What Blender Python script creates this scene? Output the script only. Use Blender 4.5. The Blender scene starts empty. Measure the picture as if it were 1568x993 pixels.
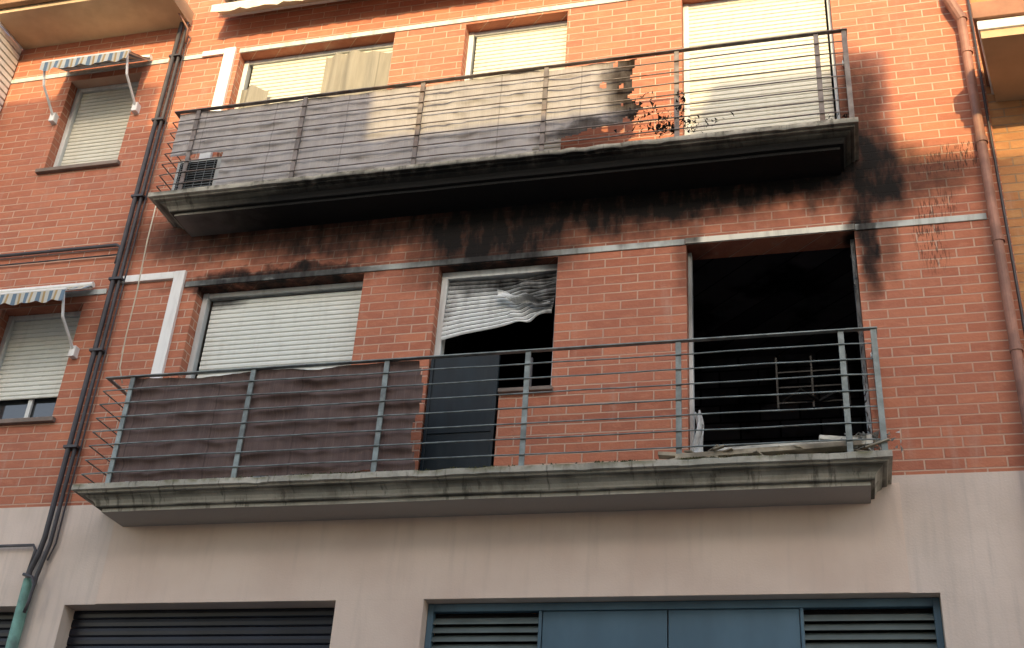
import bpy, math, random
from mathutils import Vector, Matrix, noise
random.seed(7)
scene=bpy.context.scene
R=math.radians
GZ=-1.6
# ------------------------------------------------------------------ mesh helpers
class MB:
    def __init__(s): s.v=[];s.f=[]
    def quad(s,a,b,c,d):
        n=len(s.v); s.v+= [a,b,c,d]; s.f.append((n,n+1,n+2,n+3))
    def tri(s,a,b,c):
        n=len(s.v); s.v+=[a,b,c]; s.f.append((n,n+1,n+2))
    def box(s,x0,x1,y0,y1,z0,z1,M=None):
        P=[(x0,y0,z0),(x1,y0,z0),(x1,y1,z0),(x0,y1,z0),(x0,y0,z1),(x1,y0,z1),(x1,y1,z1),(x0,y1,z1)]
        if M is not None: P=[tuple(M@Vector(p)) for p in P]
        s.hexa(P)
    def hexa(s,P):
        n=len(s.v);s.v+=P
        s.f+=[(n+a,n+b,n+c,n+d) for a,b,c,d in ((0,3,2,1),(4,5,6,7),(0,1,5,4),(1,2,6,5),(2,3,7,6),(3,0,4,7))]
    def tube(s,pts,r,k=8):
        pts=[Vector(p) for p in pts]; n0=len(s.v)
        for i,p in enumerate(pts):
            t=(pts[min(i+1,len(pts)-1)]-pts[max(i-1,0)]).normalized()
            a=t.orthogonal().normalized() if i==0 else (pa-t*pa.dot(t)).normalized()
            pa=a; b=t.cross(a)
            for j in range(k):
                an=2*math.pi*j/k
                s.v.append(tuple(p+a*math.cos(an)*r+b*math.sin(an)*r))
        for i in range(len(pts)-1):
            for j in range(k):
                A=n0+i*k+j;B=n0+i*k+(j+1)%k
                s.f.append((A,B,B+k,A+k))
        s.f.append(tuple(n0+j for j in range(k))[::-1])
        s.f.append(tuple(n0+(len(pts)-1)*k+j for j in range(k)))
    def obj(s,name,mat,parent=None,smooth=False,bevel=0):
        me=bpy.data.meshes.new(name); me.from_pydata(s.v,[],s.f); me.update()
        o=bpy.data.objects.new(name,me); scene.collection.objects.link(o)
        me.materials.append(mat)
        if smooth:
            for p in me.polygons:p.use_smooth=True
        if parent: o.parent=parent
        if bevel:
            m=o.modifiers.new('bevel','BEVEL');m.width=bevel;m.segments=2;m.limit_method='ANGLE'
        return o
def empty(name):
    e=bpy.data.objects.new(name,None);scene.collection.objects.link(e);return e
# ------------------------------------------------------------------ material helpers
class NT:
    def __init__(s,name,rough=.8,spec=.3,metal=0):
        s.m=bpy.data.materials.new(name);s.m.use_nodes=True;s.t=s.m.node_tree
        s.b=s.t.nodes['Principled BSDF'];s.b.inputs['Roughness'].default_value=rough
        s.b.inputs['Specular IOR Level'].default_value=spec;s.b.inputs['Metallic'].default_value=metal
        g=s.t.nodes.new('ShaderNodeNewGeometry');s.pos=g.outputs['Position']
        sp=s.t.nodes.new('ShaderNodeSeparateXYZ');s.l(s.pos,sp.inputs[0]);s.x,s.y,s.z=sp.outputs
    def l(s,a,b): s.t.links.new(a,b)
    def put(s,v,i):
        if isinstance(v,(int,float)): i.default_value=v
        elif isinstance(v,tuple): i.default_value=(v+(1,))[:len(i.default_value)]
        else: s.l(v,i)
    def ma(s,op,a,b=0,c=0,clamp=False):
        n=s.t.nodes.new('ShaderNodeMath');n.operation=op;n.use_clamp=clamp
        for k,v in enumerate((a,b,c)): s.put(v,n.inputs[k])
        return n.outputs[0]
    def vec(s,x,y,z):
        n=s.t.nodes.new('ShaderNodeCombineXYZ')
        for k,v in enumerate((x,y,z)): s.put(v,n.inputs[k])
        return n.outputs[0]
    def sc(s,sx,sy,sz):
        return s.vec(s.ma('MULTIPLY',s.x,sx),s.ma('MULTIPLY',s.y,sy),s.ma('MULTIPLY',s.z,sz))
    def noise(s,scale=5,detail=3,vec=None,rough=.55,dist=0):
        n=s.t.nodes.new('ShaderNodeTexNoise');s.l(vec if vec is not None else s.pos,n.inputs['Vector'])
        n.inputs['Scale'].default_value=scale;n.inputs['Detail'].default_value=detail
        n.inputs['Roughness'].default_value=rough;n.inputs['Distortion'].default_value=dist
        return n.outputs['Fac']
    def ramp(s,f,a,b,o0=0.,o1=1.):
        n=s.t.nodes.new('ShaderNodeMapRange');n.interpolation_type='SMOOTHSTEP';s.l(f,n.inputs[0])
        for k,v in enumerate((a,b,o0,o1)): n.inputs[k+1].default_value=v
        return n.outputs[0]
    def mix(s,f,a,b,mode='MIX'):
        n=s.t.nodes.new('ShaderNodeMix');n.data_type='RGBA';n.blend_type=mode
        s.put(f,n.inputs[0]);s.put(a,n.inputs[6]);s.put(b,n.inputs[7]);return n.outputs[2]
    def bump(s,h,strength=.5,dist=.01):
        n=s.t.nodes.new('ShaderNodeBump');n.inputs['Strength'].default_value=strength;n.inputs['Distance'].default_value=dist
        s.l(h,n.inputs['Height']);s.l(n.outputs[0],s.b.inputs['Normal'])
    def color(s,c): s.put(c,s.b.inputs['Base Color']);return s.m
    def soot(s,blobs,warp=.35,grain=.5,wscale=2.2):
        w=s.ma('MULTIPLY',s.ma('SUBTRACT',s.noise(wscale,4),.5),warp*2)
        w2=s.ma('MULTIPLY',s.ma('SUBTRACT',s.noise(wscale*1.7,4,s.vec(s.z,s.x,s.y)),.5),warp*2)
        X=s.ma('ADD',s.x,w);Z=s.ma('ADD',s.z,w2);out=None
        for cx,cz,rx,rz,st in blobs:
            a=s.ma('MULTIPLY',s.ma('SUBTRACT',X,cx),1/rx);b=s.ma('MULTIPLY',s.ma('SUBTRACT',Z,cz),1/rz)
            d=s.ma('ADD',s.ma('MULTIPLY',a,a),s.ma('MULTIPLY',b,b))
            v=s.ma('MULTIPLY',s.ramp(d,1.8,.2),st)
            out=v if out is None else s.ma('MAXIMUM',out,v)
        g=s.ma('MULTIPLY',s.ma('SUBTRACT',s.noise(6,5,s.sc(1.6,1.6,.55),.62),.5),grain)
        g=s.ma('MULTIPLY',g,s.ramp(out,0,.3))
        return s.ma('ADD',out,g,0,True)
SOOT=(.009,.0075,.007)
WALLSOOT_SHADE=[(-5.2,6.50,1.4,.34,.85),(-4.2,6.42,1.4,.42,.90),(-2.80,6.35,1.0,.70,1.),(-2.75,6.0,.68,.38,.97),(-1.6,6.48,1.6,.46,1.),
 (-.2,6.52,1.4,.33,1.),(.58,6.5,.34,.55,1.),(.50,7.1,.26,.75,.75),(.47,5.85,.11,.65,.95),(.62,5.9,.14,.5,.55),(.92,6.40,.48,.24,.72),(-4.9,5.92,1.1,.13,.95),(-1.0,5.85,.12,.5,.5)]  # tall blob beside the upper right door is part soot, part painted shadow
def brick_mat(name,c1,c2,mortar,soot=True,bw=.29,rh=.088):
    n=NT(name,.85,.2)
    u=n.ma('ADD',n.x,n.y)
    wob=n.ma('MULTIPLY',n.ma('SUBTRACT',n.noise(3,1),.5),.008)
    zz=n.ma('ADD',n.z,wob)
    v=n.vec(u,zz,0.)
    t=n.t.nodes.new('ShaderNodeTexBrick');n.l(v,t.inputs['Vector'])
    t.inputs['Scale'].default_value=1;t.inputs['Brick Width'].default_value=bw;t.inputs['Row Height'].default_value=rh
    t.inputs['Mortar Size'].default_value=.0072;t.inputs['Mortar Smooth'].default_value=.3;t.inputs['Bias'].default_value=0
    n.put(c1,t.inputs['Color1']);n.put(c2,t.inputs['Color2']);n.put(mortar,t.inputs['Mortar'])
    c=n.mix(n.ramp(n.noise(1.3,4),.35,.7,0.,.4),t.outputs['Color'],(c1[0]*.78,c1[1]*.80,c1[2]*.9))
    rown=n.noise(1,2,n.vec(n.ma('MULTIPLY',u,1.3),n.ma('MULTIPLY',n.ma('FLOOR',n.ma('MULTIPLY',zz,1/rh)),3.7),0.))
    c=n.mix(n.ma('MULTIPLY',n.ramp(rown,.35,.7,0.,.35),n.ma('SUBTRACT',1.,t.outputs['Fac'])),c,(c2[0]*.85,c2[1]*.95,c2[2]*1.1))
    c=n.mix(n.ramp(n.noise(22,3,n.sc(.35,.35,1)),.45,.8,0.,.4),c,(c1[0]*1.2,c1[1]*1.45,c1[2]*1.55))
    c=n.mix(n.ramp(n.noise(4,4,n.sc(2.2,2.2,.35)),.55,.8,0.,.3),c,(.55,.42,.34))
    if soot:
        s=n.soot(WALLSOOT_SHADE,.24,.55,1.8)
        st=n.ramp(n.noise(8,4,n.sc(9,9,1.3),.6),.50,.57)
        reg=n.soot([(1.1,6.50,.38,.15,1.),(.98,5.85,.12,.4,.8),(1.3,6.60,.22,.12,1.),(1.12,6.25,.1,.3,.8)],.12,.0)
        s=n.ma('MAXIMUM',s,n.ma('MULTIPLY',st,n.ma('MULTIPLY',reg,.85)))
        c=n.mix(s,c,SOOT)
    h=n.ma('ADD',n.ma('MULTIPLY',t.outputs['Fac'],-1.),n.ma('MULTIPLY',n.noise(45,3),.35))
    n.bump(h,1.,.014)
    return n.color(c)
def simple(name,col,rough=.6,var=.25,scale=6,metal=0,spec=.4,bump=.15,dirt=None,dirtamt=.5,stretch=(1,1,1)):
    n=NT(name,rough,spec,metal)
    v=n.sc(*stretch)
    c=n.mix(n.ramp(n.noise(scale,4,v),.3,.75),tuple(k*(1-var) for k in col),tuple(min(1,k*(1+var*.5)) for k in col))
    if dirt: c=n.mix(n.ramp(n.noise(scale*.6,5,v,.65),.48,.75,0.,dirtamt),c,dirt)
    if bump:n.bump(n.noise(scale*8,2),bump,.004)
    return n.color(c)
def sooty(name,col,blobs,rough=.6,dirt=(.2,.18,.15),warp=.25,grain=.5,stretch=(3,3,.5),dirtamt=.4):
    n=NT(name,rough,.35)
    c=n.mix(n.ramp(n.noise(5,4,n.sc(*stretch)),.45,.8,0.,dirtamt),col,dirt)
    c=n.mix(n.soot(blobs,warp,grain),c,SOOT)
    n.bump(n.noise(40,2),.1,.003)
    return n.color(c)
M_brick=brick_mat('red_brick',(.52,.195,.110),(.39,.135,.080),(.58,.39,.29))
M_brickR=brick_mat('yellowish_brick',(.50,.25,.10),(.40,.17,.07),(.30,.20,.13),False)
n=NT('pink_plaster',.9,.15)
c=n.mix(n.ramp(n.noise(1.2,4),.35,.7),(.72,.575,.475),(.64,.495,.405))
c=n.mix(n.ramp(n.noise(3,5,n.sc(4,4,.35)),.5,.8,0.,.4),c,(.54,.43,.36))
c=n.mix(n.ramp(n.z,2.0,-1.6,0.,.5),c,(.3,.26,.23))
n.bump(n.noise(70,3),.35,.004);M_plaster=n.color(c)
n=NT('grey_plaster',.9,.15)
c=n.mix(n.ramp(n.noise(1.6,4),.35,.7),(.69,.575,.495),(.60,.495,.42))
c=n.mix(n.ramp(n.noise(4,5,n.sc(5,5,.3)),.45,.8,0.,.6),c,(.50,.425,.37))
n.bump(n.noise(60,3),.4,.005);M_plaster2=n.color(c)
def concrete(name,z0,burn):
    n=NT(name,.9,.2)
    c=n.mix(n.ramp(n.noise(3,5),.3,.7),(.36,.34,.28),(.52,.48,.40))
    c=n.mix(n.ramp(n.noise(2.2,5,n.sc(2.2,1,1.2),.65),.45,.65,0.,.5),c,(.19,.175,.14))
    c=n.mix(n.ramp(n.noise(4,5,n.sc(4,1,.7),.65),.54,.66,0.,.65),c,(.08,.075,.06))
    gr=n.ma('MAXIMUM',n.ma('MULTIPLY',n.ramp(n.z,z0+.085,z0+.115),n.ramp(n.z,z0+.132,z0+.122)),n.ma('MULTIPLY',n.ramp(n.z,z0+.02,z0+.032),n.ramp(n.z,z0+.05,z0+.04)))
    c=n.mix(n.ma('MULTIPLY',gr,n.ramp(n.noise(2.5,4),.3,.6,.25,.85)),c,(.06,.055,.045))
    top=n.ma('MULTIPLY',n.ramp(n.z,z0+.15,z0+.19),n.ramp(n.noise(7,4),.45,.65))
    c=n.mix(n.ma('MULTIPLY',top,.7),c,(.16,.15,.07) if not burn else (.04,.04,.03))
    g=n.t.nodes.new('ShaderNodeNewGeometry');sp=n.t.nodes.new('ShaderNodeSeparateXYZ');n.l(g.outputs['Normal'],sp.inputs[0])
    dn=n.ramp(n.ma('ABSOLUTE',sp.outputs[2]),.9,.99)
    dn=n.ma('MULTIPLY',dn,n.ramp(n.z,z0+.02,z0+.01))
    c=n.mix(dn,c,(.40,.36,.32))
    if burn:
        b=n.soot([(-1.6,z0,3.2,.9,1.),(-3.8,z0,2.0,.9,1.),(-.3,z0,.9,.9,1.)],.25,.1)
        b=n.ma('MULTIPLY',b,n.ramp(n.z,z0+.125,z0+.08))
        c=n.mix(b,c,(.005,.005,.005))
        dk=n.ma('MULTIPLY',n.soot([(-3.0,z0,2.1,1.,.98),(-.3,z0,1.0,1.,.6)],.4,.9),n.ramp(n.z,z0+.19,z0+.14))
        c=n.mix(dk,c,(.012,.012,.012))
    n.bump(n.noise(35,4),.6,.006)
    return n.color(c)
M_slab=concrete('weathered_concrete',3.445,False);M_slabU=concrete('burnt_concrete',6.48,True);M_slabT=concrete('third_floor_concrete',9.5,False)
M_steel=simple('galvanised_steel',(.24,.275,.265),.5,.4,9,.3,.5,.1,(.08,.07,.06),.6)
M_steelU=simple('scorched_steel',(.20,.17,.155),.6,.4,9,.3,.4,.1,(.09,.04,.02),.8)
M_band=sooty('painted_band',(.50,.53,.50),WALLSOOT_SHADE,.7,warp=.24,grain=.4,dirtamt=.6)
M_white=sooty('white_paint',(.80,.79,.76),[(-99,0,1,1,0)],.5,dirtamt=.2)
M_shut=sooty('white_shutter',(.70,.72,.67),[(-5.6,5.86,.35,.14,.97),(-4.7,5.87,1.2,.05,.7)],.45,(.48,.48,.42),.08,.4,dirtamt=.3)
M_shutB=sooty('burnt_shutter',(.76,.78,.77),[(-2.7,5.84,.9,.22,.93),(-2.22,5.60,.36,.26,.88),(-3.22,5.62,.1,.3,.4)],.5,(.18,.18,.18),.12,.8,dirtamt=.35)
M_shutU=sooty('cream_shutter',(.60,.585,.50),[(.37,7.0,.16,.8,.45),(-99,0,1,1,0)],.45,(.42,.38,.28),.2,.6,dirtamt=.3)
M_black=simple('charred',(.012,.011,.011),.9,.5,4,0,.1,.6,(.035,.033,.03),.6)
M_frame=sooty('window_frame',(.62,.64,.63),[(.38,5.3,.2,.9,.8),(-.95,5.6,.2,.7,.7),(-2.2,5.5,.2,.5,.8)],.5,(.2,.2,.2),.15)
M_pipe=simple('dark_pipe',(.055,.05,.055),.5,.3,8)
M_copper=simple('brown_pipe',(.33,.155,.105),.55,.35,5,0,.4,.1,(.12,.07,.06),.5)
M_green=simple('green_pipe',(.16,.30,.24),.7,.3,8,0,.3,.2,(.08,.09,.08),.6)
M_navy=simple('navy_shutter',(.008,.010,.018),.45,.4,3,.0,.35,.05)
M_blue=simple('blue_steel',(.088,.155,.205),.45,.2,2,0,.35,.05,(.05,.09,.12),.6,(1,1,.4))
M_louv=simple('grey_louvre',(.14,.17,.165),.45,.2,4,.2,.5,.05)
M_slate=simple('dark_panel',(.007,.015,.021),.5,.4,3,0,.3,.05,(.025,.035,.04),.5,(2,2,.5))
M_och=simple('ochre_plaster',(.62,.42,.24),.85,.15,2)
M_beige=simple('beige_soffit',(.50,.37,.24),.85,.2,2,dirt=(.25,.17,.1),dirtamt=.4)
M_asph=simple('asphalt',(.05,.05,.052),.9,.3,1.5,bump=.5)
M_pave=simple('pavement_tiles',(.30,.29,.27),.85,.2,3)
M_opp=simple('cream_render',(.66,.58,.48),.9,.15,1)
n=NT('window_glass',.06,.8);M_glass=n.color((.03,.035,.04))
def fabric(name,c1,c2,blobs=None,fold=.6,streak=.35,tl=.15):
    n=NT(name,.85,.1)
    f=n.noise(3,3,n.sc(3,1,.5));c=n.mix(n.ramp(f,.3,.75),c1,c2)
    f2=n.noise(9,3,n.sc(7,1,.25))
    c=n.mix(n.ramp(f2,.5,.75,0.,streak),c,tuple(min(1,k*1.5) for k in c1))
    sm=n.ma('ABSOLUTE',n.ma('SUBTRACT',n.ma('FRACT',n.ma('MULTIPLY',n.x,1/.77)),.5))
    c=n.mix(n.ramp(sm,.012,.004,0.,.55),c,tuple(k*.45 for k in c1))
    if blobs:c=n.mix(n.soot(blobs,.2,.6),c,(.02,.012,.008))
    n.bump(n.ma('ADD',f2,n.ma('MULTIPLY',n.noise(120,1),.25)),fold,.012)
    tr=n.t.nodes.new('ShaderNodeBsdfTranslucent');n.put(c,tr.inputs['Color'])
    mx=n.t.nodes.new('ShaderNodeMixShader');mx.inputs[0].default_value=tl
    n.l(n.b.outputs[0],mx.inputs[1]);n.l(tr.outputs[0],mx.inputs[2])
    n.l(mx.outputs[0],n.t.nodes['Material Output'].inputs[0])
    return n.color(c)
M_fabL=fabric('brown_screen_fabric',(.165,.118,.106),(.125,.088,.081),None,.4,.3)
M_fabU=fabric('pale_screen_fabric',(.42,.395,.385),(.35,.33,.325),[(-1.42,7.35,.30,.6,.93),(-1.7,6.9,.55,.13,.85)],.35,.15)
M_drape=fabric('grey_drape',(.34,.31,.25),(.25,.23,.19),None,.3,.2)
n=NT('striped_awning_cloth',.85,.1)
s=n.ma('FRACT',n.ma('MULTIPLY',n.x,7.5))
c=n.mix(n.ramp(s,.30,.33),(.52,.51,.46),(.15,.21,.27));c=n.mix(n.ramp(s,.62,.65),c,(.50,.48,.42));c=n.mix(n.ramp(s,.80,.83),c,(.40,.28,.14));M_stripe=n.color(c)
M_cream=simple('cream_awning_cloth',(.72,.66,.52),.85,.1,5)
# ------------------------------------------------------------------ wall with openings
def wall(mb,rv,x0,x1,z0,z1,ops,y=0,rev=.25):
    xs=sorted({x0,x1,*[o[0] for o in ops],*[o[1] for o in ops]});zs=sorted({z0,z1,*[o[2] for o in ops],*[o[3] for o in ops]})
    xs=[x for x in xs if x0<=x<=x1];zs=[z for z in zs if z0<=z<=z1]
    def op(i,j):
        if not(0<=i<len(xs)-1 and 0<=j<len(zs)-1):return False
        cx=(xs[i]+xs[i+1])/2;cz=(zs[j]+zs[j+1])/2
        return any(o[0]<cx<o[1] and o[2]<cz<o[3] for o in ops)
    for i in range(len(xs)-1):
        for j in range(len(zs)-1):
            a,b,c,d=xs[i],xs[i+1],zs[j],zs[j+1]
            if not op(i,j): mb.quad((a,y,c),(b,y,c),(b,y,d),(a,y,d))
            else:
                Y=y+rev
                if not op(i-1,j) : rv.quad((a,y,c),(a,y,d),(a,Y,d),(a,Y,c))
                if not op(i+1,j) : rv.quad((b,y,c),(b,Y,c),(b,Y,d),(b,y,d))
                if not op(i,j-1) and c>z0+1e-6: rv.quad((a,y,c),(a,Y,c),(b,Y,c),(b,y,c))
                if not op(i,j+1) and d<z1-1e-6: rv.quad((a,y,d),(b,y,d),(b,Y,d),(a,Y,d))
bld=empty('apartment_building')
mid=[(-5.72,-4.01,3.67,5.875),(-3.28,-2.62,3.67,5.875),(-2.62,-2.17,4.56,5.875),(-1.03,.38,3.67,5.885),(-7.88,-6.95,4.54,5.80)]
up=[(-5.85,-4.06,6.72,8.88),(-3.28,-2.2,6.72,8.86),(-1.05,.36,6.72,8.86),(-7.92,-7.03,7.54,8.80)]
mb=MB();rv=MB();wall(mb,rv,-9.0,1.59,3.665,12.4,mid+up)
mb.obj('brick_wall',M_brick,bld);rv.obj('window_reveals',M_brick,bld)
gar=[(-9.5,-6.72,GZ,2.76),(-6.31,-3.84,GZ,2.765),(-3.10,.73,GZ,2.765)]
mb=MB();rv=MB();wall(mb,rv,-9.0,1.59,GZ,3.665,gar,0,.22)
mb.obj('plaster_base',M_plaster2,bld);rv.obj('garage_reveals',M_plaster,bld)
mb=MB()
mb.box(-6.01,.53,-.012,-.001,2.767,3.60);mb.box(-3.838,-3.102,-.012,-.001,GZ,2.7665);mb.obj('plaster_panel',M_plaster,bld)
mb=MB()
mb.box(-9.0,1.53,.3,11,12.2,12.4);mb.box(1.43,1.52,.01,11,GZ,12.2);mb.box(-9.0,-8.9,.01,11,GZ,12.2);mb.box(-8.9,1.43,10.9,11,GZ,12.2)
mb.obj('building_shell',M_plaster2,bld)
mb=MB()
def room(x0,x1,y0,y1,z0,z1):
    mb.quad((x0,y1,z0),(x1,y1,z0),(x1,y1,z1),(x0,y1,z1));mb.quad((x0,y0,z0),(x0,y1,z0),(x0,y1,z1),(x0,y0,z1))
    mb.quad((x1,y0,z0),(x1,y1,z0),(x1,y1,z1),(x1,y0,z1));mb.quad((x0,y0,z0),(x1,y0,z0),(x1,y1,z0),(x0,y1,z0));mb.quad((x0,y0,z1),(x1,y0,z1),(x1,y1,z1),(x0,y1,z1))
room(-3.6,-1.6,.25,3,3.66,6.2);room(-1.55,1.2,.25,2.6,3.66,6.15);room(-8.4,-6.75,.25,2,3.66,6.15)
n=NT('sooty_interior',.9,.1)
t=n.t.nodes.new('ShaderNodeTexBrick');n.l(n.vec(n.ma('ADD',n.x,n.y),n.z,0.),t.inputs['Vector']);t.inputs['Scale'].default_value=1
t.inputs['Brick Width'].default_value=.4;t.inputs['Row Height'].default_value=.2;t.inputs['Mortar Size'].default_value=.01
n.put((.11,.10,.105),t.inputs['Color1']);n.put((.05,.045,.05),t.inputs['Color2']);n.put((.006,.006,.006),t.inputs['Mortar'])
M_room=n.color(n.mix(n.ramp(n.noise(2,4),.42,.66),t.outputs['Color'],(.006,.006,.006)))
mb.obj('burnt_room',M_room,bld)
# bands
mb=MB();bz0,bz1=5.885,5.945
for a,b in((-9.0,-6.72),(-5.86,-1.04),(.39,1.43)): mb.box(a,b,-.012,.02,bz0,bz1)
for a,b in((-9.0,-6.72),(-6.56,-6.16),(-5.86,-1.06),(-1.05,.36)): mb.box(a,b,-.012,.02,8.885,8.945)
mb.obj('lintel_band',M_band,bld,bevel=.003)
mb=MB()
mb.box(-5.99,-5.875,-.035,.02,3.66,6.065);mb.box(-6.57,-5.992,-.033,.02,5.985,6.063)
mb.box(-6.03,-5.90,-.035,.02,6.70,8.96);mb.box(-6.30,-6.032,-.033,.02,8.885,8.955)
mb.obj('white_trim',M_white,bld,bevel=.004)
mb=MB();mb.box(-1.035,.385,-.02,.0,5.889,5.945);mb.obj('door_lintel',sooty('lintel_paint',(.74,.71,.60),[(.4,5.95,.12,.1,.8),(-1.,5.95,.10,.1,.9)],.6,warp=.1),bld)
mb=MB();mb.box(-2.62,-2.15,-.05,.2,4.53,4.565);mb.box(-7.93,-6.9,-.05,.2,4.50,4.545);mb.box(-7.98,-6.98,-.05,.2,7.50,7.545)
mb.obj('window_sills',simple('sill_stone',(.22,.17,.14),.8),bld,bevel=.004)
def shutter(mb,x0,x1,z0,z1,y,h=.05):
    z=z1
    while z>z0+.005:
        a=max(z-h,z0)
        P=[(y,a),(y-.009,a+(z-a)*.15),(y-.011,a+(z-a)*.55),(y-.006,a+(z-a)*.9),(y+.003,z-.001)]
        for (ya,za),(yb,zb) in zip(P,P[1:]): mb.quad((x0,ya,za),(x1,ya,za),(x1,yb,zb),(x0,yb,zb))
        z=a
mb=MB();shutter(mb,-5.62,-4.01,3.67,5.80,.17);shutter(mb,-7.85,-6.99,4.86,5.80,.17)
mb.obj('roller_shutter_closed',M_shut,bld)
mb=MB();shutter(mb,-5.75,-4.06,7.2,8.88,.16);shutter(mb,-3.2,-2.2,6.72,8.84,.16);shutter(mb,-1.0,.31,6.72,8.84,.14);shutter(mb,-7.86,-7.08,7.72,8.80,.17)
mb.obj('roller_shutter_upper',M_shutU,bld)
mb=MB()
for x0,x1,z0,z1 in((-5.72,-4.01,3.67,5.875),(-1.05,.36,6.72,8.86),(-3.28,-2.2,6.72,8.86),(-5.85,-4.06,6.72,8.88),(-7.92,-7.03,7.54,8.8),(-7.88,-6.95,4.54,5.8)):
    w=.055;mb.box(x0+.002,x0+w,.12,.2,z0,z1-.002)
    mb.box(x1-.03,x1-.002,.12,.2,z0,z1-.002)
    mb.box(x0+w,x1-.03,.13,.2,z1-.05,z1-.003)
mb.box(-3.278,-3.22,.10,.2,3.7,5.87);mb.box(-3.22,-2.172,.10,.2,5.80,5.87)
mb.box(-2.20,-2.172,.10,.2,4.57,5.80)
mb.box(-1.028,-.995,.1,.18,3.68,5.87);mb.box(.345,.378,.1,.18,3.68,5.87)
for x0,x1,z0 in((-7.85,-6.98,7.55),(-7.81,-6.98,4.55)):
    m=(x0+x1)/2
    for a in(x0,m-.02,x1-.04): mb.box(a,a+.045,.19,.22,z0,z0+1.2)
    mb.box(x0,x1,.188,.222,z0,z0+.045)
mb.obj('window_frames',M_frame,bld,bevel=.003)
mb=MB();mb.box(-7.86,-6.97,.225,.235,4.55,5.8);mb.box(-7.9,-7.05,.225,.235,7.55,8.8);mb.box(-5.8,-4.08,.24,.245,6.72,8.85)
mb.obj('window_glass',M_glass,bld)
def sheet(mb,fn,nu,nv):
    n0=len(mb.v)
    for i in range(nu+1):
        for j in range(nv+1): mb.v.append(fn(i/nu,j/nv))
    for i in range(nu):
        for j in range(nv):
            a=n0+i*(nv+1)+j;mb.f.append((a,a+nv+1,a+nv+2,a+1))
# broken shutter: slats still hinged together, sagging and pulled up on the right
mb=MB();NS=13
for k in range(NS):
    def sl(u,v,k=k):
        t=(k+.86*v)/NS
        zb=5.13+.20*u+.008*math.sin(u*9)
        top=5.80-.02*math.sin(u*3.1)
        z=top*(1-t)+zb*t
        fold=math.exp(-((u-.62-.35*(t-.5))/.06)**2)
        y=.15-.08*t+.05*fold*t-.014*math.sin(v*math.pi)+(.035*noise.noise(Vector((u*5,t*6,2))) if u>.6 else 0)
        return(-3.215+u*(1.03-.03*t),y,z+(.022*noise.noise(Vector((u*8,t*9,5)))*min(1,(u-.55)*5) if u>.55 else 0))
    sheet(mb,sl,34,4)
def fl2(u,v):
    x=-2.72+.50*u;z=5.60-.16*u-.09*v*(1-.4*u)+.015*math.sin(u*14)
    return(x,.03+.03*math.sin(u*8+v*4),z)
sheet(mb,fl2,20,6)
mb.obj('broken_roller_shutter',M_shutB,bld)
mb=MB();mb.box(-3.262,-2.645,.02,.05,3.66,4.93);mb.box(-3.262,-2.645,.012,.019,4.2,4.215);mb.box(-3.262,-3.235,.006,.0185,3.66,4.93);mb.box(-2.672,-2.645,.006,.0185,3.66,4.93)
mb.obj('dark_door_panel',M_slate,bld,bevel=.003)
mb=MB();mb.box(-2.43,-2.40,.2,.23,4.57,4.98);mb.box(-2.60,-2.19,.2,.23,4.57,4.60);mb.obj('burnt_sash',simple('burnt_sash_paint',(.10,.10,.105),.6),bld)
mb=MB()
def dr(x0,x1,z1,z0,y):
    sheet(mb,lambda u,v:(x0+(x1-x0)*u,y+.022*math.sin(u*(x1-x0)*30+1.5*math.sin(u*4))+.01*math.sin(v*6+u*9),z1+(z0-z1)*v+.03*math.sin(u*5)),60,14)
dr(-4.85,-4.1,8.74,7.5,.08);dr(-5.76,-5.45,8.40,7.4,.05)
mb.obj('window_drapes',M_drape,None,smooth=True)
# ------------------------------------------------------------------ balconies
def balcony(name,z0,mat):
    e=empty(name)
    prof=[(0,0),(0,.03),(.03,.035),(.036,.06),(.05,.085),(.085,.108),(.09,.122),(.125,.128),(.13,.143),(.16,.148),(.16,.195),(.15,.2)]
    mb=MB();XL,XR,D=-5.92,.315,.36;kl=.235/.16
    rows=[]
    N=120
    for o,z in prof:
        pts=[(XL-o*kl,0.02),(XL-o*kl,-(D+o))]
        for i in range(1,N): pts.append((XL-o*kl+(XR+o-XL+o*kl)*i/N,-(D+o)))
        pts+=[(XR+o,-(D+o)),(XR+o,0.02)]
        ch=lambda x:.006*max(0,noise.noise(Vector((x*8,z*6,z0*3)))-.15)*3 if z>.14 else 0
        rows.append([(x,y+.0035*noise.noise(Vector((x*3,z*30,z0)))+(ch(x) if y<0 else 0),z0+z+.004*noise.noise(Vector((x*2.2,y*3,z0)))-ch(x)*.7) for x,y in pts])
    for a,b in zip(rows,rows[1:]):
        for i in range(len(a)-1): mb.quad(a[i],a[i+1],b[i+1],b[i])
    mb.quad((XL,-D,z0),(XR,-D,z0),(XR,.02,z0),(XL,.02,z0))
    o=.15;mb.quad((XL-o*kl,-D-o+.006,z0+.194),(XR+o,-D-o+.006,z0+.194),(XR+o,.02,z0+.194),(XL-o*kl,.02,z0+.194))
    mb.obj('slab',mat,e)
    return e
bal=balcony('balcony',3.445,M_slab);balU=balcony('balcony',6.48,M_slabU);balT=balcony('balcony',9.5,M_slabT)
mb=MB()
for k in range(1500):
    x=random.uniform(-6.1,.45)
    if noise.noise(Vector((x*1.7,3,3)))<.08 and random.random()<.85: continue
    y=-.50+random.uniform(-.012,.03);z=3.642+random.random()*.004;s=random.uniform(.004,.013)
    mb.tri((x-s,y,z),(x+s,y+random.uniform(-s,s),z),(x+random.uniform(-s,s),y-random.uniform(0,s),z+s*random.uniform(.6,1.8)))
mb.obj('moss',simple('moss_green',(.10,.10,.045),.9,.5,20))
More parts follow.
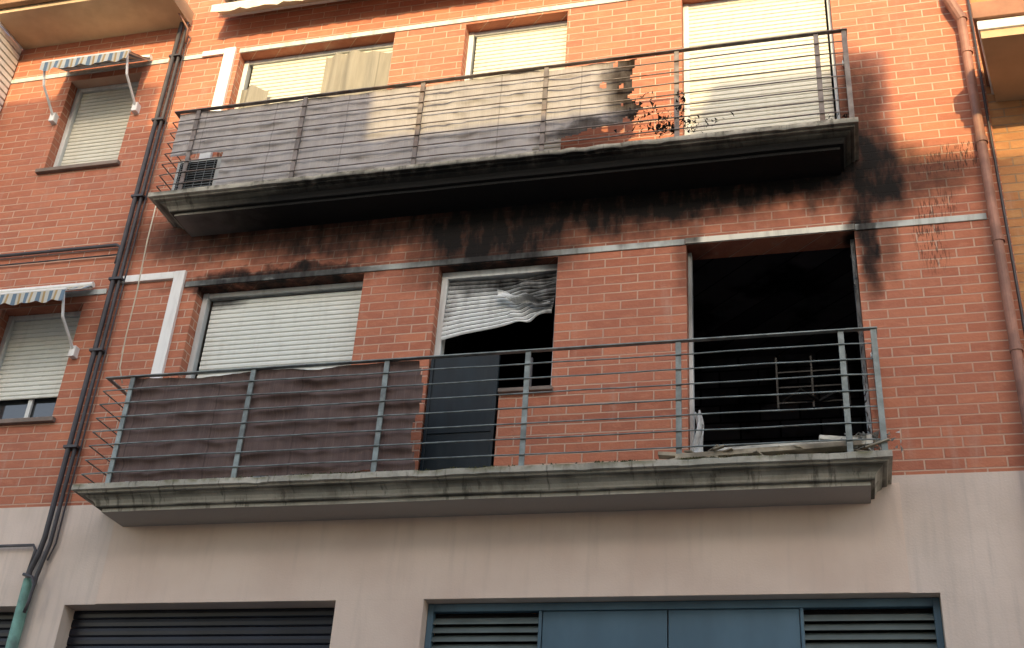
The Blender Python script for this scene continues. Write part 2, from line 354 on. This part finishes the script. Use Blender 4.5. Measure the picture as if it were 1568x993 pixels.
def railing(z,mat):
    e=empty('balcony_railing');mb=MB();yf=-.46;L,Rr=-6.13,.44
    zt=z+1.04
    mb.box(L,Rr+.02,yf-.022,yf+.022,zt-.012,zt)
    mb.box(L,L+.04,yf+.022,0,zt-.012,zt);mb.box(Rr-.02,Rr+.02,yf+.022,0,zt-.012,zt)
    mb.obj('top_rail',mat,e,bevel=.003);mb=MB()
    for x in(-5.86,-4.695,-3.475,-2.26,-1.045,.19,Rr-.01): mb.box(x-.022,x+.022,yf-.008,yf+.008,z-.03,zt-.012)
    for y in(-.03,): mb.box(Rr-.008,Rr+.008,y-.022,y+.02,z,zt-.012)
    mb.obj('posts',mat,e,bevel=.002);mb=MB()
    for k in range(1,8):
        zz=zt-.132*k
        pts=[(L,0,zz),(L,yf-.0,zz)]+[(L+(Rr-L)*i/24,yf-.014+.004*noise.noise(Vector((i*.7,k,z))),zz+.006*noise.noise(Vector((i*.5,k*3,z))))for i in range(1,24)]+[(Rr,yf,zz),(Rr,0,zz)]
        mb.tube(pts,.0062,6)
    mb.obj('bars',mat,e,smooth=True)
    mb=MB();mb.tube([(Rr,-.02,zt-.01),(Rr,-.06,zt-.01)],.028,12);mb.obj('wall_cap',M_white,e,smooth=True)
railing(3.64,M_steel);railing(6.675,M_steelU)
def cloth(name,mat,x0,x1,z0,z1,y,keep,seed,amp=.02,sag=.01,bulge=.045):
    mb=MB();nx=int((x1-x0)/.02);nz=int((z1-z0)/.0125);idx={}
    for i in range(nx+1):
        for j in range(nz+1):
            x=x0+(x1-x0)*i/nx;t=j/nz
            top=z1+sag*noise.noise(Vector((x*2.5,seed,0)))*1.5-sag*abs(math.sin((x-x0)*2.6))
            bot=z0+.012*noise.noise(Vector((x*4,seed,5)))
            z=bot+(top-bot)*t
            ph=(z1-z)/.132+.35*noise.noise(Vector((x*2.2,seed,8)))+.16*noise.noise(Vector((x*7,seed,2)))
            kk=math.floor(ph);fr=ph-kk
            pf=math.sin(math.pi*fr**.65)
            yy=y+bulge*pf*max(0,.45+1.1*noise.noise(Vector((x*2.6,kk*2.3,seed))))+amp*(.3+.7*pf)*(noise.noise(Vector((x*5,kk*1.7,seed)))+.5*noise.noise(Vector((x*15,z*3,seed+3))))
            zz=z+.014*noise.noise(Vector((x*3,z*7,seed+9)))
            idx[i,j]=len(mb.v);mb.v.append((x,yy,zz))
    for i in range(nx):
        for j in range(nz):
            cx=x0+(x1-x0)*(i+.5)/nx;cz=z0+(z1-z0)*(j+.5)/nz
            if keep(cx,cz): mb.f.append((idx[i,j],idx[i+1,j],idx[i+1,j+1],idx[i,j+1]))
    return mb.obj(name,mat,None,smooth=True)
cloth('balcony_privacy_screen',M_fabL,-5.86,-3.14,3.68,4.665,-.445,lambda x,z:x<-3.17+.03*math.sin(z*9),1,.02,.016,.034)
def ku(x,z):
    if x<-5.5 and z<7.16:return False
    r=-1.44+.12*noise.noise(Vector((z*5,1,1)))+.05*noise.noise(Vector((z*14,4,1)))
    if x>r:return False
    if x>-2.35 and z<6.80+(x+2.35)*.22+.03*noise.noise(Vector((x*15,0,2))):return False
    if noise.noise(Vector((x*9,z*9,7)))>.24+(-1.42-x)*.8:return False
    return True
cloth('balcony_privacy_screen',M_fabU,-6.08,-1.25,6.71,7.70,-.44,ku,2,.018,.012,.014)
mb=MB()
for k in range(460):
    x=random.gauss(-1.12,.17);z=6.78+abs(random.gauss(0,.09))+(.35*random.random() if abs(x+1.35)<.12 or abs(x+1.02)<.04 else 0)
    y=-.46+random.uniform(-.04,.06);s=random.uniform(.008,.03)
    p=[(x+random.uniform(-s,s),y+random.uniform(-s,s),z+random.uniform(-s,s)*1.3)for _ in range(3)];mb.tri(*p)
for k in range(120):
    x=random.uniform(.15,.42);z=6.69+abs(random.gauss(0,.05));y=-.4+random.uniform(-.05,.1);s=random.uniform(.01,.035)
    p=[(x+random.uniform(-s,s),y+random.uniform(-s,s),z+random.uniform(-s,s))for _ in range(3)];mb.tri(*p)
mb.obj('burnt_scraps',M_black)
mb=MB()
def plank(x,y,z,l,w,h,rz,ry,mbx):
    Mx=Matrix.Translation((x,y,z))@Matrix.Rotation(rz,4,'Z')@Matrix.Rotation(ry,4,'Y');mbx.box(-l/2,l/2,-w/2,w/2,-h/2,h/2,Mx)
plank(-.40,-.40,3.72,1.35,.10,.04,.03,-.05,mb);plank(-.15,-.30,3.79,1.1,.08,.05,-.05,-.07,mb)
plank(-.98,-.42,3.70,.45,.08,.03,.0,.10,mb)
for k in range(40):
    plank(random.uniform(-1.1,.4),random.uniform(-.48,-.2),3.66+random.random()*.09,random.uniform(.05,.2),random.uniform(.02,.07),.012,random.uniform(-1,1),random.uniform(-.4,.4),mb)
mb.obj('fire_debris',simple('charred_wood',(.42,.36,.27),.85,.5,5,0,.2,.4,(.04,.035,.03),.8),bevel=.003)
# fallen white window frame lying on the balcony floor
ff=empty('fallen_window_frame');mb=MB()
plank(-.22,-.40,3.755,1.15,.03,.055,.01,-.035,mb);plank(-.22,-.28,3.80,1.15,.03,.04,.01,-.04,mb)
plank(.33,-.34,3.80,.04,.15,.04,0,0,mb);plank(.20,-.37,3.80,.45,.05,.035,.15,.05,mb);plank(-.78,-.34,3.735,.04,.15,.04,0,0,mb)
mb.obj('frame_bars',simple('scorched_white_frame',(.66,.63,.55),.7,.3,6,dirt=(.08,.07,.06),dirtamt=.85,stretch=(1,1,3)),ff,bevel=.004)
mb=MB()
for k in range(90):
    x=random.gauss(.33,.08);z=3.70+random.random()*.14;s=random.uniform(.02,.05)
    p=[(x+random.uniform(-s,s),-.4+random.uniform(-.06,.1),z+random.uniform(-s,s)*.6)for _ in range(3)];mb.tri(*p)
def f4(u,v):
    x=-.985+.055*u*(1+.8*v*v)+.02*math.sin(v*7)+.05*v*v*u;z=4.28-.58*v
    return(x,.04+.03*math.sin(u*7+v*11)-.15*v*v,z+.03*math.sin(u*9))
sheet(mb,f4,8,22)
mb.obj('melted_curtain',simple('melted_plastic',(.66,.66,.64),.6,.3,9,dirt=(.06,.06,.06),dirtamt=.8))
mb=MB()
for k in range(90):
    z=random.uniform(3.7,5.8);s=random.uniform(.01,.03);x=.375-random.random()*.02
    p=[(x+random.uniform(-s,0),.05+random.uniform(-.05,.1),z+random.uniform(-s,s)*2)for _ in range(3)];mb.tri(*p)
mb.obj('burnt_jamb_flakes',simple('ash_grey',(.18,.18,.18),.8,.5,20),bld)
mb=MB()
for z in(4.75,4.9,5.05): mb.box(-.35,.25,.9,.93,z,z+.012)
for x in(-.35,-.05,.25): mb.box(x-.008,x+.008,.89,.94,4.7,5.2)
mb.tube([(-.3,.92,4.78),(-.15,.8,4.83),(0,.9,4.76),(.15,.85,4.82),(.24,.9,4.78)],.015)
mb.obj('metal_rack',simple('sooty_metal',(.03,.03,.03),.5,.4,10,.6))
# ------------------------------------------------------------------ AC unit
ac=empty('air_conditioner');mb=MB();x0,x1,y0,y1,z0,z1=-6.0,-5.50,-.40,-.14,6.70,7.13
mb.box(x0,x1,y0,y1,z0,z1);mb.obj('casing',simple('ac_casing',(.36,.37,.36),.5,.2),ac,bevel=.012)
mb=MB();mb.box(x0+.04,x1-.06,y0-.006,y0-.001,z0+.03,z1-.04);mb.obj('grille_back',M_black,ac)
mb=MB()
for k in range(12): mb.box(x0+.04,x1-.06,y0-.016,y0-.008,z0+.04+k*.029,z0+.046+k*.029)
for k in range(5): mb.box(x0+.06+k*.09,x0+.066+k*.09,y0-.02,y0-.0165,z0+.03,z1-.04)
mb.obj('grille',simple('ac_grille',(.12,.13,.13),.5),ac)
# ------------------------------------------------------------------ awnings
def awning(x0,x1,zt,zb,yo,mat,val=.10,arms=True):
    e=empty('window_awning');mb=MB()
    def f(u,v):
        return(x0+(x1-x0)*u,-.05-(yo-.05)*v,zt+(zb-zt)*v-.02*math.sin(v*math.pi)+.008*noise.noise(Vector((u*7,v*4,zt))))
    sheet(mb,f,40,10)
    def g(u,v):
        x=x0+(x1-x0)*u;sc=.025*abs(math.sin(x*math.pi/.17))
        return(x,-yo-.01+.012*math.sin(x*22)*v,zb-(val-.02+sc)*v)
    sheet(mb,g,90,3);mb.obj('cloth',mat,e)
    mb=MB();mb.tube([(x0,-.06,zt),(x1,-.06,zt)],.03,10);mb.tube([(x0,-yo,zb),(x1,-yo,zb)],.014,8)
    if arms:
        for x in(x0+.03,x1-.03):
            mb.tube([(x,-yo,zb),(x,-.20-yo*.3,zb-.25),(x,-.05,zb-.46)],.014,8);mb.box(x-.03,x+.03,-.07,-.0,zb-.53,zb-.42)
            mb.tube([(x,-yo+.02,zb),(x,-.03,zt-.02)],.008,6)
    mb.obj('arms',M_white,e,smooth=False)
awning(-8.0,-6.92,8.95,8.72,.42,M_stripe,.13);awning(-8.1,-6.85,5.97,5.70,.42,M_stripe,.13)
awning(-6.13,.35,9.44,9.34,.30,M_cream,.11,False)
# ------------------------------------------------------------------ left top balcony + louvred box
lb=empty('neighbouring_balcony');mb=MB()
mb.box(-8.72,-6.56,-.58,-.0,9.41,9.6);mb.obj('soffit',M_beige,lb)
mb=MB();mb.box(-8.80,-6.50,-.66,-.585,9.47,9.66);mb.box(-8.85,-6.45,-.72,-.665,9.56,9.72);mb.obj('moulding',simple('brown_moulding',(.33,.19,.11),.8),lb,bevel=.01)
lo=empty('louvred_box');mb=MB()
for k in range(24):
    z=7.45+k*.085
    mb.box(-9.75,-8.75,-.47,-.45,z,z+.06);mb.box(-8.75,-8.73,-.45,-.02,z,z+.06)
mb.obj('slats',M_white,lo);mb=MB();mb.box(-9.7,-8.76,-.43,0,7.4,9.4);mb.obj('body',simple('shade_grey',(.3,.3,.3)),lo)
# ------------------------------------------------------------------ pipes
pp=empty('drain_pipe');mb=MB()
mb.tube([(-6.64,-.06,9.42),(-6.64,-.05,3.35),(-6.66,-.05,3.2),(-6.70,-.05,3.05),(-6.70,-.05,2.9)],.024,10)
mb.tube([(-6.575,-.05,9.42),(-6.575,-.045,3.3),(-6.60,-.05,3.12),(-6.62,-.05,3.0),(-6.62,-.05,2.93)],.018,10)
mb.tube([(-6.53,-.04,9.2),(-6.53,-.03,3.3),(-6.57,-.03,3.15)],.008,6)
for z in(4.2,5.2,6.0,7.0,8.0,8.9): mb.box(-6.68,-6.54,-.085,0,z,z+.025)
mb.obj('downpipes',M_pipe,pp,smooth=False)
mb=MB();mb.tube([(-6.67,-.06,2.97),(-6.67,-.06,GZ)],.05,12);mb.obj('lower_sleeve',M_green,pp,smooth=True)
mb=MB();mb.tube([(-6.70,-.12,3.0),(-6.60,-.13,2.97),(-6.56,-.13,2.9),(-6.57,-.13,2.75),(-6.585,-.13,2.66)],.015,8);mb.obj('hook_pipe',M_pipe,pp,smooth=True)
cb=empty('wall_conduit');mb=MB()
mb.tube([(-9,-.04,6.44),(-6.72,-.04,6.44),(-6.66,-.05,6.40),(-6.66,-.06,6.2)],.018,8);mb.tube([(-9,-.03,6.33),(-6.7,-.03,6.33)],.008,6)
mb.tube([(-9,-.04,3.29),(-6.74,-.04,3.29),(-6.70,-.05,3.24),(-6.72,-.05,3.0)],.014,8);mb.obj('tubes',M_pipe,cb,smooth=True)
cp=empty('drain_pipe');mb=MB()
mb.tube([(1.40,-.02,8.25),(1.41,-.08,8.22),(1.45,-.09,8.12),(1.47,-.09,8.0),(1.475,-.09,GZ)],.042,14)
for z in(4.6,5.6,6.6,7.6,8.0): mb.tube([(1.475,-.09,z),(1.475,-.09,z+.05)],.05,14)
mb.tube([(1.38,-.10,8.5),(1.39,-.10,8.25),(1.475,-.09,8.0)],.05,12)
mb.obj('downpipe',M_copper,cp,smooth=False)
mb=MB();mb.tube([(1.565,-.04,8.6),(1.56,-.04,7),(1.565,-.04,5),(1.56,-.04,GZ)],.012,6);mb.obj('cable',M_pipe,cp,smooth=True)
mb=MB();mb.tube([(-6.05,-.5,6.52),(-6.12,-.4,6.2),(-6.2,-.25,5.7),(-6.27,-.15,5.3),(-6.3,-.08,5.0),(-6.26,-.04,4.85)],.006,6)
mb.obj('hanging_rope',M_cream,None,smooth=True)
mb=MB();mb.tube([(-6.7,-.3,9.9),(-6.66,-.25,9.5),(-6.5,-.12,9.25),(-6.53,-.06,9.1)],.012,6);mb.obj('hanging_cable',M_copper,None,smooth=True)
# ------------------------------------------------------------------ garage doors
gd=empty('garage_door');mb=MB();shutter(mb,-6.31,-3.84,GZ+.005,2.765,.17,.075);mb.obj('curtain',M_navy,gd)
gd=empty('garage_door');mb=MB();shutter(mb,-9,-6.72,GZ+.005,2.76,.17,.075);mb.obj('curtain',M_navy,gd)
gd=empty('garage_door')
mb=MB();y=.12
mb.box(-3.098,-3.05,y-.02,y+.05,GZ,2.763);mb.box(.68,.728,y-.02,y+.05,GZ,2.763);mb.box(-3.05,.68,y-.018,y+.05,2.70,2.762)
for a,b in((-2.17,-1.215),(-1.205,-.25)): mb.box(a,b,y,y+.04,GZ+.02,2.698)
mb.box(-2.20,-2.175,y-.01,y+.04,GZ,2.70);mb.box(-.245,-.22,y-.01,y+.04,GZ,2.70)
mb.box(-3.05,-2.2,y,y+.04,GZ+.02,1.5);mb.box(-.22,.68,y,y+.04,GZ+.02,1.5)
mb.obj('panels',M_blue,gd,bevel=.004)
mb=MB()
for a,b in((-3.05,-2.2),(-.22,.68)):
    for k in range(17):
        z=2.66-k*.068
        mb.quad((a,y-.01,z-.052),(b,y-.01,z-.052),(b,y+.03,z),(a,y+.03,z));mb.quad((a,y-.01,z-.058),(b,y-.01,z-.058),(b,y-.01,z-.052),(a,y-.01,z-.052))
mb.obj('louvres',M_louv,gd)
mb=MB();mb.box(-3.05,-2.2,y+.06,y+.09,1.5,2.7);mb.box(-.22,.68,y+.06,y+.09,1.5,2.7);mb.obj('dark_back',M_black,gd)
# ------------------------------------------------------------------ right neighbour
nb=empty('neighbouring_brick_building');mb=MB();rv=MB();wall(mb,rv,1.592,7,GZ,12,[(2.6,4.2,7.3,9.6),(2.6,4.2,3.8,5.8)],.03,.25)
mb.obj('brick_wall',M_brickR,nb);rv.obj('reveals',M_brickR,nb)
mb=MB();mb.box(2.6,4.2,.25,.3,7.3,9.6);mb.box(2.6,4.2,.25,.3,3.8,5.8);mb.obj('glass',M_glass,nb)
def oblique(mb,o,z0,z1,o2):
    P=[(1.48-o,-.80-o),(6.5+o,-.80-o),(6.5+o,.03),(1.66-o,.03)]
    mb.hexa([(x,y,z0) for x,y in P]+[(x,y,z1) for x,y in P])
mb=MB();oblique(mb,0,7.12,7.2,0);mb.obj('balcony_soffit',M_och,nb)
mb=MB();oblique(mb,.02,7.201,7.30,0);mb.obj('balcony_fascia',M_white,nb,bevel=.01)
mb=MB();oblique(mb,.05,7.301,7.48,0);mb.obj('balcony_edge_tiles',simple('tile_brown',(.35,.16,.09),.7),nb,bevel=.01)
mb=MB();mb.box(1.9,6.5,-.84,-.80,8.2,8.25)
for i in range(30): mb.tube([(1.9+i*.15,-.82,7.48),(1.9+i*.15,-.82,8.2)],.008,6)
mb.obj('balcony_rail',M_steel,nb)
# ------------------------------------------------------------------ street and opposite buildings
SE,SA=R(19),R(8)
yo=-13.0;drop=13*math.tan(SE)/math.cos(SA);sh=13*math.tan(SA)
ob=empty('opposite_apartment_buildings')
prof=[(-13,-6.75,8.6),(-6.75,-4.05,7.95),(-4.05,-.75,6.95),(-.75,.80,7.85),(.80,8,6.55)]  # unseen rooflines, heights shaped so their stepped shadow edge falls on the facade
mb=MB();gl=MB()
for a,b,z in prof:
    a+=sh;b+=sh;H=z+drop
    ops=[];x=a+.5
    while x+1.2<b-.2:
        for k in range(4):
            zz=GZ+3.6+k*3
            if zz+1.5<H-.5: ops.append((x,x+1.2,zz,zz+1.4))
        x+=2.6
    m=MB();r2=MB();wall(m,r2,a,b,GZ,H,ops,0,.2)
    def fl(q): return [(v[0],yo-v[1],v[2]) for v in q]
    n0=len(mb.v);mb.v+=fl(m.v);mb.f+=[tuple(i+n0 for i in f) for f in m.f]
    n0=len(mb.v);mb.v+=fl(r2.v);mb.f+=[tuple(i+n0 for i in f) for f in r2.f]
    for o in ops: gl.box(o[0],o[1],yo-.25,yo-.2,o[2],o[3])
    mb.quad((a,yo,H),(b,yo,H),(b,yo-9,H),(a,yo-9,H));mb.quad((a,yo-9,GZ),(b,yo-9,GZ),(b,yo-9,H),(a,yo-9,H))
    mb.quad((a,yo,GZ),(a,yo-9,GZ),(a,yo-9,H),(a,yo,H));mb.quad((b,yo,GZ),(b,yo-9,GZ),(b,yo-9,H),(b,yo,H))
mb.obj('walls',M_opp,ob);gl.obj('windows',M_glass,ob)
mb=MB();mb.quad((-300,-300,GZ-.15),(300,-300,GZ-.15),(300,300,GZ-.15),(-300,300,GZ-.15));mb.obj('ground',M_asph)
mb=MB();mb.box(-40,40,-11.2,-1.6,GZ-.2,GZ-.13);mb.obj('road',M_asph)
mb=MB();mb.box(-40,40,-1.6,.2,GZ-.2,GZ);mb.box(-40,40,-13,-11.2,GZ-.2,GZ);mb.obj('pavement',M_pave)
# ------------------------------------------------------------------ light
w=bpy.data.worlds.new('World');scene.world=w;w.use_nodes=True
sky=w.node_tree.nodes.new('ShaderNodeTexSky');sky.sky_type='NISHITA';sky.sun_disc=False
sky.sun_elevation=SE;sky.sun_rotation=math.pi-SA;sky.dust_density=2.4;sky.ozone_density=.3;sky.air_density=1
bg=w.node_tree.nodes['Background'];bg.inputs[1].default_value=.45;w.node_tree.links.new(sky.outputs[0],bg.inputs[0])
sd=bpy.data.lights.new('sun','SUN');sd.energy=5.0;sd.angle=R(.5);sd.color=(1,.76,.38)
so=bpy.data.objects.new('sun',sd);scene.collection.objects.link(so)
d=Vector((math.sin(SA)*math.cos(SE),-math.cos(SA)*math.cos(SE),math.sin(SE)))
so.rotation_mode='QUATERNION';so.rotation_quaternion=d.to_track_quat('Z','Y');so.location=(0,-30,20)
scene.view_settings.view_transform='Standard';scene.view_settings.look='None';scene.view_settings.exposure=0
# ------------------------------------------------------------------ camera
cd=bpy.data.cameras.new('camera');cam=bpy.data.objects.new('camera',cd);scene.collection.objects.link(cam);scene.camera=cam
cd.sensor_width=36;cd.lens=42.33;cd.clip_end=1000
Mx=Matrix(((.96763,.06891,.24278,0),(.24442,-.4955,-.83351,-8.756),(.06286,.86587,-.49631,0),(0,0,0,1)))
cam.matrix_world=Mx
